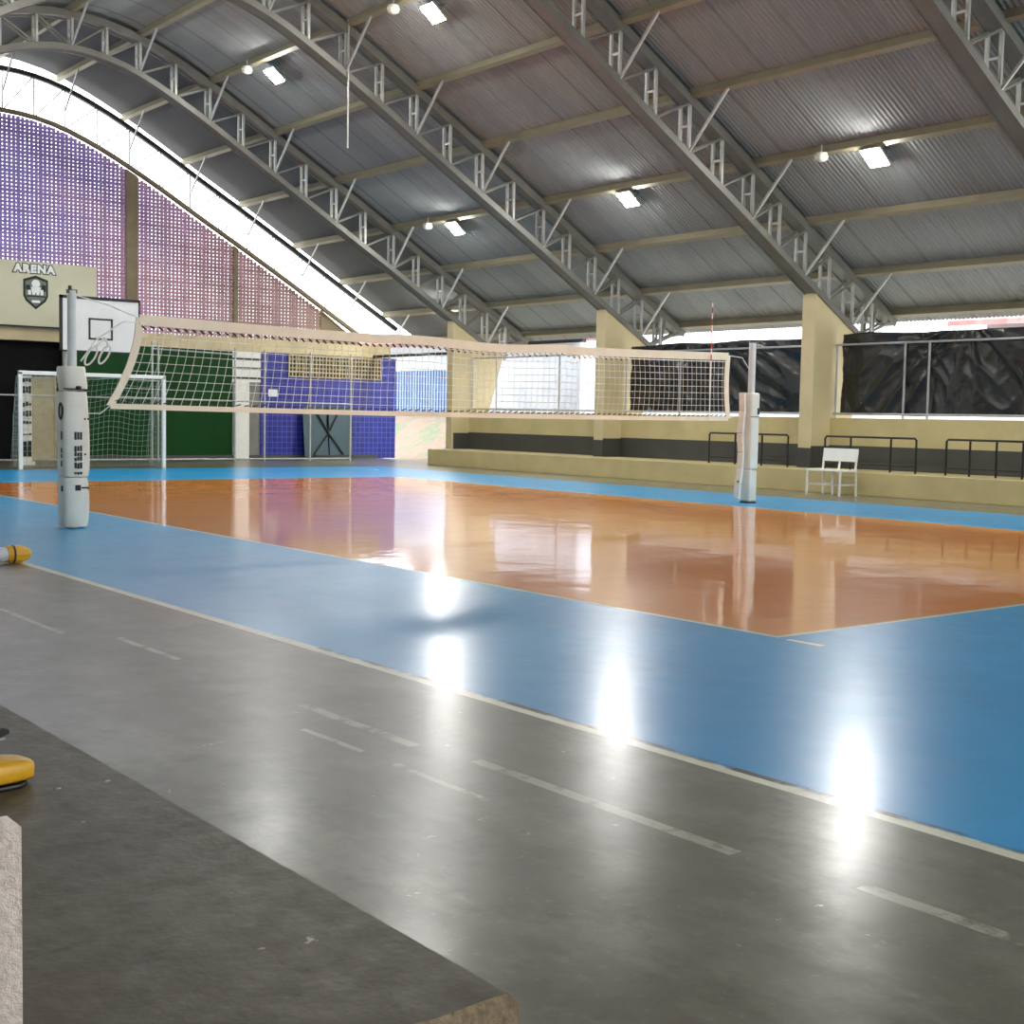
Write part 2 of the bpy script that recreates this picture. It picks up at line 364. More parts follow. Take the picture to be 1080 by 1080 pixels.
# ------------------------------------------------------------------ arched trusses
NODES = []
xx = 15.95
bx = sorted(set([round(p, 3) for p in PX if p < 15.6 and p > 4.3]+[round((a+b)/2, 3) for a, b in zip(PX, PX[1:]) if (a+b)/2 < 15.95 and b > 4.1]))
NODES = sorted(bx+[XC]+[2*XC-q for q in bx])
def truss(y, label):
    R = thing('roof_truss', label, 'truss', (0, y, 0), group='arched roof trusses')
    def xsmp(a, b, n): return [a+(b-a)*i/n for i in range(n+1)]
    bm = new(); sweep(bm, [(q, 0, ztop(q)-.05) for q in xsmp(XL, XR, 60)], .26, .09)
    for s in (-1, 1): sweep(bm, [(q, s*.15, ztop(q)-.04) for q in xsmp(XL, XR, 60)], .03, .15)
    obj('top_chord', bm, M['chord'], R)
    xb0, xb1 = XC-11.4, XC+11.4
    bm = new(); sweep(bm, [(q, 0, zbot(q)-.05) for q in xsmp(xb0, xb1, 60)], .28, .05)
    for s in (-1, 1): sweep(bm, [(q, s*.15, zbot(q)-.03) for q in xsmp(xb0, xb1, 60)], .025, .12)
    obj('bottom_chord', bm, M['chord'], R)
    for q in NODES:
        bm = new()
        for s in (-1, 1): bar(bm, (q, s*.11, zbot(q)-.03), (q, s*.11, ztop(q)-.06), .05, .05)
        zm = (zbot(q)+ztop(q))/2; bar(bm, (q, -.11, zm), (q, .11, zm), .03, .03)
        obj('vertical_strut', bm, M['galv'], R)
    pr = [(a, b) for a, b in zip(NODES, NODES[1:])]
    for a, b in pr:
        lo, hi = (a, b) if (a+b)/2 > XC else (b, a)
        bm = new()
        for s in (-1, 1): bar(bm, (lo, s*.09, zbot(lo)), (hi, s*.09, ztop(hi)-.1), .035, .035)
        obj('diagonal_strut', bm, M['steel'], R)
    for sgn in (1, -1):
        e = XC+sgn*11.4; t = XC+sgn*12.4; n0 = NODES[-1] if sgn > 0 else NODES[0]
        bm = new()
        for s in (-1, 1):
            bar(bm, (e, s*.1, zbot(e)-.03), (t, s*.1, ztop(t)-.06), .05, .05)
            bar(bm, (n0, s*.1, zbot(n0)), (XC+sgn*11.9, s*.1, ztop(XC+sgn*11.9)-.08), .04, .04)
        obj('end_strut', bm, M['steel'], R)
    for q in PX[1:9]:
        bm = new(); bar(bm, (q-.02, -.12, zbot(q)), (q, -1.0, ztop(q)+.02), .04, .04); obj('knee_brace', bm, M['galv'], R)
    return R
TL = ['nearest arched roof truss, crossing the top right corner', 'arched steel truss landing on the pillar between the two black tarps',
      'arched steel truss landing on the pillar at the left end of the tarps', 'arched steel truss landing on the pillar beside the open doorway']
for y, l in zip(TRUSS_Y, TL): truss(y, l)

# slim truss over the lattice gable
R = thing('gable_truss', 'slim arched end truss against the white sky above the lattice wall', 'truss', (0, YE-.16, 0))
zt0 = lambda q: ztop(q)-.27
zb0 = lambda q: ztop(q)-1.3
gx = [XC-11.3+22.6*i/60 for i in range(61)]
bm = new(); sweep(bm, [(q, 0, zt0(q)) for q in gx], .12, .11); obj('top_chord', bm, M['dark_steel'], R)
bm = new(); sweep(bm, [(q, 0, zb0(q)+.05) for q in [XC-10.15+20.3*i/50 for i in range(51)]], .14, .09); obj('bottom_chord', bm, M['concrete'], R)
gn = [q for q in NODES if abs(q-XC) < 9.6]
for i, q in enumerate(gn):
    bm = new(); bar(bm, (q, 0, zb0(q)+.05), (q, 0, zt0(q)), .03, .03); obj('vertical_strut', bm, M['galv'], R)
    if i+1 < len(gn):
        lo, hi = (q, gn[i+1]) if q >= XC else (gn[i+1], q)
        bm = new(); bar(bm, (lo, 0, zb0(lo)+.05), (hi, 0, zt0(hi)), .028, .028); obj('diagonal_strut', bm, M['galv'], R)
for q in PX[1:9]:
    bm = new(); bar(bm, (q, -.05, zb0(q)+.5), (q, -.95, ztop(q)+.02), .035, .035); obj('knee_brace', bm, M['galv'], R)

# ------------------------------------------------------------------ right side: bleacher step, wall, pillars
bm = new(); box(bm, 13.5, 14.8, YF, 23.25, 0, .42); struct('wall_right_step', bm, M['cream'], bevel=.012)
bm = new(); box(bm, 14.76, 14.95, YF, 23.25, .42, 1.39); struct('wall_right', bm, M['cream'])
bm = new(); box(bm, 14.745, 14.77, YF, 23.25, .42, .86); struct('wall_right_dado', bm, M['dado'])
pil = [(14.2, .42), (14.2, 3.84), (14.32, 3.82), (15.62, 3.04), (15.9, 2.98), (15.43, 1.39), (15.3, -.06), (14.97, -.06), (14.97, .42)]
PLAB = {5.5: 'cream concrete pillar out past the right-hand bench frame', 11.45: 'cream tapered pillar between the two black tarps', 17.4: 'cream tapered pillar between the black tarp and the whitewashed wall opening',
        23.3: 'cream tapered pillar beside the open doorway, standing at the end of the step'}
for y in TRUSS_Y:
    if y == 5.5: continue
    bm = new(); prism(bm, pil, y-.12, y+.2 if y < 23 else y+.14)
    P_ = tag(obj('roof_pillar', bm, M['pillar'], bevel=.01), PLAB[y], 'pillar', 'cream pillars under the trusses')
    bm = new(); box(bm, 14.26 if y > 23 else 14.196, 14.75, y-.126, y-.119, .42, .84)
    if y < 23: box(bm, 14.192, 14.2, y-.126, y+.2, .42, .8)
    obj('painted_dado', bm, M['dado'], P_)

# pipe rails in the openings above the wall, one per bay
def rail(y0, y1, posts, label):
    R = thing('window_rail', label, 'rail', (14.83, 0, 0), group='pipe rails above the right-hand wall')
    for z in (2.8, 1.47):
        bm = new(); tube(bm, [(0, y0, z), (0, y1, z)], .022, 8); obj('rail_pipe', bm, M['pipe'], R, smooth=True)
    for p in posts:
        bm = new(); tube(bm, [(0, p, 1.39), (0, p, 2.82)], .022, 8); obj('upright', bm, M['pipe'], R, smooth=True)
rail(17.62, 23.17, (23.13, 22.1, 19.6), 'grey pipe rail across the opening in front of the whitewashed wall')
rail(11.66, 17.27, (17.22, 15.5), 'grey pipe rail over the first black tarp behind the far net post')
rail(5.9, 11.32, (11.27, 9.72, 9.2), 'grey pipe rail over the black tarp at the right edge')

# black plastic tarps, folded
def tarp(y0, y1, z0, z1, seed, label):
    bm = new(); ny, nz = 200, 64; g = []
    for i in range(ny+1):
        row = []
        for j in range(nz+1):
            s, t = i/ny, j/nz; y = y0+(y1-y0)*s; z = z0+(z1-z0)*t
            wx = noise.noise((y*.7+seed, z*.9, seed))*.10
            q = (y-y0)*1.6+(z-z0)*2.1+noise.noise((y*.8, z*.8, seed))*2.2
            def rid(a, b, c): return (1-min(1, 2.2*abs(noise.noise((a, b, c)))))**2
            w1 = noise.noise((y*.6, z*.6, seed+3))*1.3
            fan = math.atan2(z1+.25-z, (y-(y0+y1)/2-.3)*.8)*2.6
            e = min(1, .35+1.3*abs(t-.5))
            x = 14.96+wx*.4-.07*rid(fan*1.3+w1*.5, (z+y)*.25, seed)-.05*rid((y*1.7-z*1.5)+w1, (y+z)*.5, seed*1.7)-.016*rid((y*3.1+z*2.6)+w1*2, (y-z)*.9, seed+9)-.007*rid(y*6-z*4+w1*3, (y+z)*1.5, seed+20)
            zz = z+(.05*noise.noise((y*.8, seed, 0)) if j in (0, nz) else 0)
            yy = y+(.07*noise.noise((z*2, seed, 4)) if i in (0, ny) else 0)
            row.append(bm.verts.new((max(x, 14.87), yy, zz)))
        g.append(row)
    for a, b in zip(g, g[1:]):
        for k in range(nz): bm.faces.new((a[k], a[k+1], b[k+1], b[k]))
    o = obj('black_tarp', bm, M['tarp'], smooth=True, angle=180)
    md = o.modifiers.new('thickness', 'SOLIDIFY'); md.thickness = .004
    for k in range(9):
        yy = y0+.1+(y1-y0-.2)*k/8; bm = new(); tube(bm, [(14.862, yy, 2.78), (14.9, yy, 2.84), (14.94, yy, 2.86), (14.9, yy, 2.76), (14.862, yy, 2.78)], .006, 5); obj('tie', bm, M['black_plastic'], o)
    for k in range(9):
        yy = y0+.1+(y1-y0-.2)*k/8; bm = new(); tube(bm, [(14.862, yy, 1.49), (14.95, yy, 1.53)], .006, 5); obj('tie', bm, M['black_plastic'], o)
    return tag(o, label, 'tarp', 'black tarps hung in the wall openings')
tarp(11.75, 17.15, 1.46, 2.95, 2.3, 'wrinkled black plastic tarp hung in the opening behind the far net post')
tarp(5.2, 11.2, 1.46, 3.0, 7.9, 'wrinkled black plastic tarp in the opening at the right edge, above the bench')

# black tube frames on the step
def bench_frame(ys, label):
    R = thing('tube_barrier', label, 'barrier', (13.95, ys[0], .42), group='black tube frames on the step')
    y0 = ys[0]; L = ys[-1]-y0
    bm = new(); tube(bm, [(0, 0, .58), (0, .03, .62), (0, L-.03, .62), (0, L, .58)], .019, 8); obj('top_rail', bm, M['black_steel'], R, smooth=True)
    bm = new(); tube(bm, [(0, 0, .13), (0, L, .13)], .016, 8); obj('lower_rail', bm, M['black_steel'], R, smooth=True)
    for p in ys:
        bm = new(); tube(bm, [(0, p-y0, 0), (0, p-y0, .6)], .019, 8); obj('upright', bm, M['black_steel'], R, smooth=True)
bench_frame((11.68, 12.34, 13.04, 13.75), 'black tube frame on the step behind the far net post')
bench_frame((8.79, 9.32, 10.2, 10.79), 'black tube frame on the step right behind the white bench')
bench_frame((6.0, 6.74, 7.22, 7.72, 8.18), 'black tube frame on the step at the right edge')

# white bench
R = thing('bench', 'small white two-seat bench in front of the cream step', 'bench', (13.08, 9.92, 0)); R.scale = (.92, .86, .97)
def leg(x0, y0, x1, y1, z1, n='leg'):
    bm = new(); bar(bm, (x0, y0, 0), (x1, y1, z1), .035, .035); obj(n, bm, M['white'], R)
for yy in (-.42, .42): leg(-.27, yy, -.25, yy, .44)
for yy in (-.42, .42): leg(.24, yy, .22, yy, .44)
leg(.0, -.02, .0, -.02, .44)
for yy in (-.42, 0, .42):
    bm = new(); bar(bm, (.2, yy, .44), (.26, yy, .84), .035, .03); obj('back_post', bm, M['white'], R)
bm = new(); box(bm, -.28, .24, -.45, .45, .44, .475); obj('seat', bm, M['white'], R, bevel=.008)
bm = new(); box(bm, -.012, .012, -.44, .44, -.12, .12); o = obj('backrest', bm, M['white'], R, bevel=.005, loc=(.235, 0, .74)); o.rotation_euler = (0, .14, 0)
bm = new(); bar(bm, (-.26, -.42, .2), (-.26, .42, .2), .025, .025); obj('stretcher', bm, M['white_dull'], R)
bm = new(); bar(bm, (.23, -.42, .2), (.23, .42, .2), .025, .025); obj('stretcher', bm, M['white_dull'], R)
for yy in (-.42, .42):
    bm = new(); bar(bm, (-.26, yy, .2), (.23, yy, .2), .022, .022); obj('stretcher', bm, M['white_dull'], R)

# ------------------------------------------------------------------ end wall
ZB0, ZB1 = 2.93, 3.29
bm = new(); box(bm, -6, 15.4, YE, YE+.25, ZB0, ZB1); struct('wall_back_beam', bm, M['beam'], bevel=.01)
bm = new(); box(bm, 5.72, 10.33, YE+.02, YE+.2, 0, ZB0); struct('wall_back_green', bm, M['green'])
bm = new(); box(bm, 11.18, 15.62, YE+.02, YE+.2, 0, ZB0); struct('wall_back_blue', bm, M['blue_tile'])
bm = new(); box(bm, -6, 5.95, YE+.26, YE+.36, -.02, ZB0+.3); struct('wall_back_opening', bm, M['black'])
bm = new(); box(bm, 10.33, 11.18, YE+.02, YE+.2, 2.1, ZB0)
struct('wall_back_panel', bm, M['white'])
bm = new(); box(bm, 10.36, 10.8, YE-.06, YE+.2, 0, 2.1); struct('wall_back_column', bm, M['white'], bevel=.01)
bm = new(); box(bm, 10.8, 11.18, YE+.05, YE+.12, 0, 2.1)
for k in range(5): box(bm, 10.84+k*.07, 10.86+k*.07, YE+.04, YE+.05, .05, 2.05)
struct('door_1', bm, M['grey_door'])
for z in (2.18, 2.45, 2.7):
    bm = new(); box(bm, 10.34, 11.17, YE+.0, YE+.02, z, z+.05); struct('trim_1', bm, M['dark_steel'])
bm = new(); box(bm, 5.72, 14.95, YE-.03, YE+.02, 0, .1); struct('baseboard_back', bm, M['dado'])
# lattice gable
bm = new(); D0, D1 = YE+.03, YE+.085
cols = [(7.33, 7.63), (10.34, 10.46)]
xl, xr = -4.0, 13.05; x = xl; k = 0
zlim = lambda q: zb0(q)+.02
while x < xr:
    w = .066 if k % 5 else .085
    if zlim(x) > ZB1+.1: box(bm, x-w/2, x+w/2, D0, D1, ZB1-.01, zlim(x))
    x += .108; k += 1
z = ZB1+.05; k = 1
def xat(z):
    q = xr
    while zlim(q) < z and q > XC: q -= .02
    return q
while z < zlim(XC):
    h = .057 if k % 5 else .074
    e = xat(z+h/2); box(bm, 2*XC-e, e, D0+.002, D1-.002, z-h/2, z+h/2); z += .094; k += 1
struct('wall_back_lattice', bm, M['lattice'])
for n, (a, b) in enumerate(cols+[(2*XC-b, 2*XC-a) for a, b in cols]):
    bm = new(); prism(bm, [(a, ZB1-.01), (b, ZB1-.01), (b, zlim(b)), (a, zlim(a))] if a > XC else [(a, ZB1-.01), (b, ZB1-.01), (b, zlim(b)), (a, zlim(a))], YE-.02, YE+.2)
    struct('wall_back_pier', bm, M['concrete'])
bm = new(); prism(bm, [(xr, ZB1-.01), (14.4, ZB1-.01), (xr, zlim(xr)+.02)], YE, YE+.15); struct('wall_back_corner', bm, M['concrete'])
# brown louvred vent in the blue wall
R = thing('wall_vent', 'brown grid vent let into the top of the blue tiled wall', 'vent', (13.4, YE+.02, 2.6))
bm = new(); box(bm, -1.36, 1.66, -.02, .02, -.3, .3); obj('backing', bm, M['dark_wood'], R)
bm = new()
for i in range(29): q = -1.36+i*.1078; box(bm, q-.018, q+.018, -.05, -.01, -.3, .3)
for i in range(6): q = -.3+i*.12; box(bm, -1.37, 1.67, -.055, -.012, q-.018, q+.018)
obj('grid', bm, M['beige_panel'], R)
bm = new(); box(bm, -.14, .14, -.01, 0, -.1, .1); tag(obj('notice_paper', bm, M['paper'], loc=(11.55, YE+.012, 1.82)), 'white paper notice stuck on the blue tiled wall', 'notice')

# folded table leaning on the blue wall
R = thing('folded_table', 'folded teal table with black legs leaning on the blue tiled wall', 'table', (13.2, YE-.28, 0)); R.rotation_euler = (-.12, 0, 0)
for s in (-1, 1):
    bm = new(); box(bm, min(s*.02, s*.79), max(s*.02, s*.79), -.015, .015, .04, 1.5); o = obj('table_top', bm, M['teal'], R, bevel=.006)
bm = new()
for a, b in (((-.35, 1.3), (0, .72)), ((.35, 1.3), (0, .72)), ((0, .72), (-.5, .12)), ((0, .72), (.45, .12)), ((0, .72), (.02, 1.45))): tube(bm, [(a[0], -.05, a[1]), (b[0], -.05, b[1])], .022, 8)
obj('leg_frame', bm, M['black_steel'], R, smooth=True)
bm = new(); box(bm, -.5, .75, -.08, -.02, .04, .1); obj('foot_bar', bm, M['black_steel'], R)

# beige board and printed banner behind the goal
bm = new(); box(bm, 4.85, 5.42, YE-.12, YE-.06, .02, 2.05); box(bm, 5.42, 5.47, YE-.14, YE-.04, .02, 2.08); box(bm, 5.54, 5.6, YE-.14, YE-.04, .02, 2.08)
tag(obj('board_panel', bm, M['beige_panel'], bevel=.005), 'beige upright board standing in the dark opening behind the goal', 'board')
R = thing('banner', 'narrow black and white upright banner beside the left goal post', 'banner', (3.78, 25.0, 0))
bm = new(); box(bm, -.1, .12, -.015, .015, .08, 2.0); obj('cloth', bm, M['white_dull'], R)
bm = new(); box(bm, -.16, .18, -.05, .05, 0, .08); obj('base', bm, M['white_dull'], R)
random.seed(11)
for z0, z1 in ((1.84, 1.96), (1.6, 1.78), (1.3, 1.42), (1.08, 1.22), (.92, 1.0), (.66, .72), (.16, .56)):
    n = 3 if z1-z0 < .3 else 2
    for q in range(n):
        a = -.09+q*.2/n; bm = new(); box(bm, a+.01, a+.2/n-.004, -.022, -.015, z0+random.uniform(0, .03), z1-random.uniform(0, .03)); obj('printed_mark', bm, M['marks'], R)
R = thing('stool', 'small dark stool in the shadow left of the goal', 'stool', (3.1, 26.6, 0))
bm = new(); box(bm, -.22, .22, -.2, .2, .78, .84); obj('seat', bm, M['black_steel'], R, bevel=.01)
for a in (-.18, .18):
    for b in (-.16, .16):
        bm = new(); tube(bm, [(a*1.1, b*1.1, 0), (a, b, .79)], .02, 8); obj('leg', bm, M['pipe'], R, smooth=True)

# protective pipe fence in front of the end wall
R = thing('pipe_fence', 'thin grey pipe fence standing in front of the green and blue walls', 'fence', (0, 26.3, 0))
for p, h in ((7.3, 2.98), (7.46, 2.98), (9.55, 2.92), (10.4, 2.9), (11.76, 2.9), (13.02, 2.9)):
    bm = new(); tube(bm, [(p, 0, 0), (p, 0, h)], .028, 8); obj('post', bm, M['galv'], R, smooth=True)
bm = new(); tube(bm, [(1.0, 0, 1.58), (13.02, 0, 1.55)], .02, 8); obj('rail', bm, M['pipe'], R, smooth=True)
bm = new(); tube(bm, [(1.0, 0, .06), (13.02, 0, .06)], .022, 8); obj('rail', bm, M['pipe'], R, smooth=True)
bm = new(); tube(bm, [(7.3, 0, 2.8), (9.55, 0, 2.75)], .022, 8); obj('rail', bm, M['pipe'], R, smooth=True)

# sign board with lettering and crest
R = thing('sign_board', 'cream board sign reading ARENA over a shield crest', 'sign', (5.0, YE-.1, 4.06))
bm = new(); box(bm, -3.6, 1.5, -.05, .05, -.78, .78); o = obj('panel', bm, M['sign'], R, bevel=.01)
bm = new(); box(bm, -3.6, 1.5, -.055, .045, -.81, -.775); obj('lower_edge', bm, M['dark_steel'], R)
def lettering(txt, size, off, y, m, name, ext=.004):
    c = bpy.data.curves.new(name, 'FONT'); c.body = txt; c.size = size; c.align_x = 'CENTER'; c.align_y = 'CENTER'; c.offset = off; c.extrude = ext; c.space_character = 1.2
    tmp = bpy.data.objects.new(name, c); COL.objects.link(tmp); bpy.context.view_layer.update()
    me = bpy.data.meshes.new_from_object(tmp.evaluated_get(bpy.context.evaluated_depsgraph_get())); bpy.data.objects.remove(tmp); bpy.data.curves.remove(c)
    me.name = name; me.materials.clear(); me.materials.append(m); o = bpy.data.objects.new(name, me); COL.objects.link(o); o.parent = R; o.location = (-.06, y, .6); o.rotation_euler = (PI/2, 0.0, 0); o.scale = (1.04, 1, 1)
    return o
lettering('ARENA', .26, .038, -.056, M['marks'], 'lettering_outline'); lettering('ARENA', .26, .016, -.064, M['crest_white'], 'lettering')
def shield(s, y0, y1, m, name, par):
    pts = [(-.3, .3), (-.18, .34), (0, .4), (.18, .34), (.3, .3), (.3, -.1), (.24, -.22), (.12, -.32), (0, -.42), (-.12, -.32), (-.24, -.22), (-.3, -.1)]
    bm = new(); prism(bm, [(a*s, b*s) for a, b in pts], y0, y1); return obj(name, bm, m, par)
c0 = shield(1.0, -.01, 0, M['marks'], 'crest', R); c0.location = (-.03, -.05, .05)
shield(.84, -.016, -.01, M['crest_grey'], 'crest_field', c0)
bm = new()
prism(bm, [(.105*math.cos(2*PI*k/20), .2+.1*math.sin(2*PI*k/20)) for k in range(20)], -.022, -.016)
prism(bm, [(-.12, .12), (.12, .12), (.09, -.02), (-.09, -.02)], -.022, -.016)
for k in range(4): box(bm, -.19+k*.1, -.19+k*.1+.07, -.024, -.017, -.07, .04+.02*(k % 2))
obj('crest_emblem', bm, M['crest_white'], c0)
bm = new(); box(bm, -.1, .1, -.022, -.016, -.26, -.2); obj('crest_bar', bm, M['crest_white'], c0)
bm = new(); box(bm, -.24, -.14, -.021, -.016, .05, .16); box(bm, .14, .24, -.021, -.016, .02, .18); box(bm, -.23, .23, -.021, -.016, -.12, -.09); obj('crest_dark', bm, M['marks'], c0)

# ------------------------------------------------------------------ basketball stand and futsal goal
R = thing('basketball_stand', 'white basketball backboard with black border on a grey post', 'basketball hoop', (5.16, 24.15, 0))
bm = new(); box(bm, -.89, .89, -.02, .02, 2.58, 3.75); obj('backboard', bm, M['board'], R)
bm = new()
for a in ((-.92, -.86, 2.55, 3.78), (.885, .92, 2.55, 3.78), (-.92, .92, 3.715, 3.78), (-.92, .92, 2.55, 2.58)): box(bm, a[0], a[1], -.03, .025, a[2], a[3])
obj('border', bm, M['marks'], R)
bm = new()
for a in ((-.28, .28, 3.27, 3.31), (-.28, .28, 2.83, 2.87), (-.28, -.235, 2.83, 3.31), (.235, .28, 2.83, 3.31)): box(bm, a[0], a[1], -.026, -.02, a[2], a[3])
obj('target_square', bm, M['marks'], R)
bm = new(); tube(bm, [(-.62, .5, 0), (-.62, .5, 2.75)], .06, 12); bar(bm, (-.62, .5, 2.7), (-.62, .02, 2.75), .06, .08); bar(bm, (-.62, .03, 2.75), (.55, .03, 2.75), .05, .06); obj('post', bm, M['pipe'], R, smooth=True)

R = thing('futsal_goal', 'white futsal goal with a hanging net at the far end', 'goal', (4.5, 22.8, 0))
for s in (-1, 1):
    bm = new(); box(bm, s*1.57-.04, s*1.57+.04, -.04, .04, 0, 2.03); obj('post', bm, M['white'], R, bevel=.01)
bm = new(); box(bm, -1.61, 1.61, -.04, .04, 1.97, 2.05); obj('crossbar', bm, M['white'], R, bevel=.01)
bm = new()
for s in (-1, 1): tube(bm, [(s*1.57, 0, 2.0), (s*1.55, .3, 1.94), (s*1.5, .65, 1.0), (s*1.5, .7, .03), (s*1.57, 0, .03)], .012, 8)
tube(bm, [(-1.5, .7, .03), (1.5, .7, .03)], .012, 8); obj('rear_frame', bm, M['steel'], R, smooth=True)
bm = new()
def gp(u, v):  # goal net sheet: v from crossbar over and down the back
    if v < .2: y = .3*v/.2; z = 1.98-.06*v/.2
    else: q = (v-.2)/.8; y = .3+.4*q; z = 1.92*(1-q)**1.0+.02
    sag = .12*math.sin(PI*(u+1)/2)*math.sin(PI*v); return (u*1.55, y+sag, max(.02, z-.05*math.sin(PI*v)*math.sin(PI*(u+1)*2.5)))
for i in range(29): tube(bm, [gp(-1+2*i/28, j/18) for j in range(19)], .004, 3)
for j in range(21): tube(bm, [gp(-1+2*i/20, j/20) for i in range(21)], .004, 3)
for s in (-1, 1):
    for i in range(8): yy = .06+.08*i; tube(bm, [(s*1.52, yy, .03), (s*1.52, yy, 1.9-max(0, yy-.28)*2.2)], .004, 3)
    for j in range(14): z = .15+.13*j; tube(bm, [(s*1.55, 0, z), (s*1.52, min(.68, .3+(1.9-z)*.22), z)], .004, 3)
obj('net', bm, M['goal_string'], R)

# ------------------------------------------------------------------ volleyball posts and net
def pad_block(bm, h0, h1, w, lean=0.):
    box(bm, -w/2, w/2, -w/2, w/2, h0, h1)
R = thing('net_post', 'volleyball post wrapped in white padding at the near side of the court', 'net post', (-1.01, 9, 0), rz=.0)
bm = new(); tube(bm, [(0, 0, 0), (0, 0, 2.55)], .048, 16); obj('pole', bm, M['pole'], R, smooth=True)
bm = new(); tube(bm, [(-.02, 0, 2.53), (-.02, 0, 2.6)], .02, 8); box(bm, -.05, .05, -.03, .03, 2.52, 2.56); obj('pulley_cap', bm, M['dark_steel'], R)
pads = [(.02, .55, .262), (.56, 1.47, .274), (1.48, 1.74, .246)]
for i, (a, b, w) in enumerate(pads):
    bm = new(); n = 10
    for k in range(n):
        pass
    v = []
    for k in range(n+1):
        t = k/n; ww = w/2*(1+.035*math.sin(PI*t)+(-.05 if k in (0, n) else 0)); off = .012*math.sin(3*t+i)
        v.append([bm.verts.new((off+ww*(1 if q in (0, 1, 7) else (.8 if 0 else 1))*cx_, ww*cy_, a+(b-a)*t)) for q, (cx_, cy_) in enumerate(((1, -.72), (1, .72), (.72, 1), (-.72, 1), (-1, .72), (-1, -.72), (-.72, -1), (.72, -1)))])
    for p, q in zip(v, v[1:]):
        for k in range(8): bm.faces.new((p[k], p[(k+1) % 8], q[(k+1) % 8], q[k]))
    bm.faces.new(v[0][::-1]); bm.faces.new(v[-1])
    po = obj('pad', bm, M['pad'], R, smooth=True, angle=50)
    # prints and fasteners sit on the faces turned to the camera
    if i == 1:
        bm = new(); random.seed(5)
        ring = [(-.146, -.06+.045*math.cos(2*PI*k/16), 1.26+.085*math.sin(2*PI*k/16)) for k in range(17)]; tube(bm, ring, .012, 6)
        for zc, hh in ((1.0, .1), (.86, .07), (.8, .05), (.75, .05), (.68, .07), (.6, .04)):
            for q in range(3): box(bm, -.03+q*.03, -.03+q*.03+.022, -.1485, -.141, zc-hh/2+.01*random.random(), zc+hh/2-.012*random.random())
        for zc, hh in ((1.0, .09), (.84, .05), (.78, .04), (.7, .06)): box(bm, -.149, -.142, -.085, -.06, zc-hh/2, zc+hh/2)
        obj('print', bm, M['marks'], po)
    if i == 0:
        bm = new(); box(bm, -.02, .04, -.142, -.128, .41, .47); box(bm, -.14, -.13, -.07, -.04, .4, .46); obj('eyelet', bm, M['marks'], po)
        bm = new(); tube(bm, [(.05, -.14, .44), (.12, -.136, .44), (.138, -.09, .42), (.138, -.09, .33)], .01, 6); obj('strap', bm, M['marks'], po)
    if i == 1:
        for zz in (1.49, 1.18, .8):
            bm = new(); bar(bm, (.08, -.145, zz), (.145, -.1, zz), .012, .02); obj('strap', bm, M['marks'], po)
    if i == 2:
        bm = new(); tube(bm, [(-.14, -.135, 1.5), (.14, -.135, 1.49)], .008, 6); lathe(bm, [(.025, 0), (.032, .02), (.025, .04)], 10, (.02, -.135, 1.49)); obj('knob', bm, M['marks'], po)

R = thing('net_post', 'volleyball post with loose white padding at the far side before the bench frames', 'net post', (9.83, 9, 0))
bm = new(); tube(bm, [(0, 0, 0), (0, 0, 2.52)], .055, 16); obj('pole', bm, M['pole'], R, smooth=True)
bm = new(); box(bm, -.085, .095, -.095, .095, .02, .52); obj('pad', bm, M['pad'], R, bevel=.03)
bm = new(); box(bm, -.085, .105, -.1, .1, .54, 1.74); obj('pad', bm, M['pad'], R, bevel=.03)
bm = new()
sec = [(-.16, 1.74), (-.14, 1.45), (-.18, 1.1), (-.15, .8), (-.16, .55), (-.2, .3), (-.22, .06)]
for (a, z0), (b, z1) in zip(sec, sec[1:]): bar(bm, (a, .04, z0), (b, .04, z1+.01), .11, .04, up=(1, 0, 0))
obj('pad_flap', bm, M['pad'], R, smooth=True)
bm = new(); bar(bm, (-.22, .02, .33), (-.15, .02, .38), .03, .03); box(bm, .045, .09, -.107, -.1, 1.4, 1.5); bar(bm, (-.12, -.105, 1.36), (.105, -.105, 1.36), .008, .012); obj('strap', bm, M['marks'], R)
bm = new(); lathe(bm, [(.13, 0), (.13, .02)], 16); obj('base_plate', bm, M['dark_steel'], R)

R = thing('volleyball_net', 'white volleyball net stretched across the court between the padded posts', 'net', (0, 9, 0))
X0, X1 = -.25, 9.27
zt = lambda x: 2.24+.06*((x-4.5)/4.7)**2+(.02*math.sin(x*2.3) if 3 < x < 6 else 0)
zbm = lambda x: 1.31-.0*x+.02*((x-4.5)/4.7)**2
def xl(t): return -.25-.30*t**1.7+.03*math.sin(PI*t)   # t: 0 top, 1 bottom
def xr_(t): return 9.27-.06*math.sin(PI*t)+.04*t
def npt(s, t):
    x = -.25+9.52*s+(xl(t)+.25)*(1-s)**6+(xr_(t)-9.27)*s**6; z1, z0 = zt(x), zbm(x)
    return (x+.02*math.sin(s*9)*math.sin(PI*t)-.035*t*(1-s), .05*math.sin(s*5+1)*math.sin(PI*t), z1+(z0-z1)*t)
bm = new()
for i in range(96): tube(bm, [npt(i/95, j/8) for j in range(9)], .0033, 4, cap=False)
for j in range(1, 10): tube(bm, [npt(i/60, j/10) for i in range(61)], .0033, 4, cap=False)
obj('mesh', bm, M['string'], R)
def strip(pts_c, h, y=.012):
    bm = new(); n = len(pts_c)
    fr = []
    for p in pts_c: fr.append([bm.verts.new((p[0], p[1]+yy, p[2]+zz)) for yy, zz in ((-y, -h/2), (y, -h/2), (y, h/2), (-y, h/2))])
    for a, b in zip(fr, fr[1:]):
        for k in range(4): bm.faces.new((a[k], a[(k+1) % 4], b[(k+1) % 4], b[k]))
    bm.faces.new(fr[0][::-1]); bm.faces.new(fr[-1]); return bm
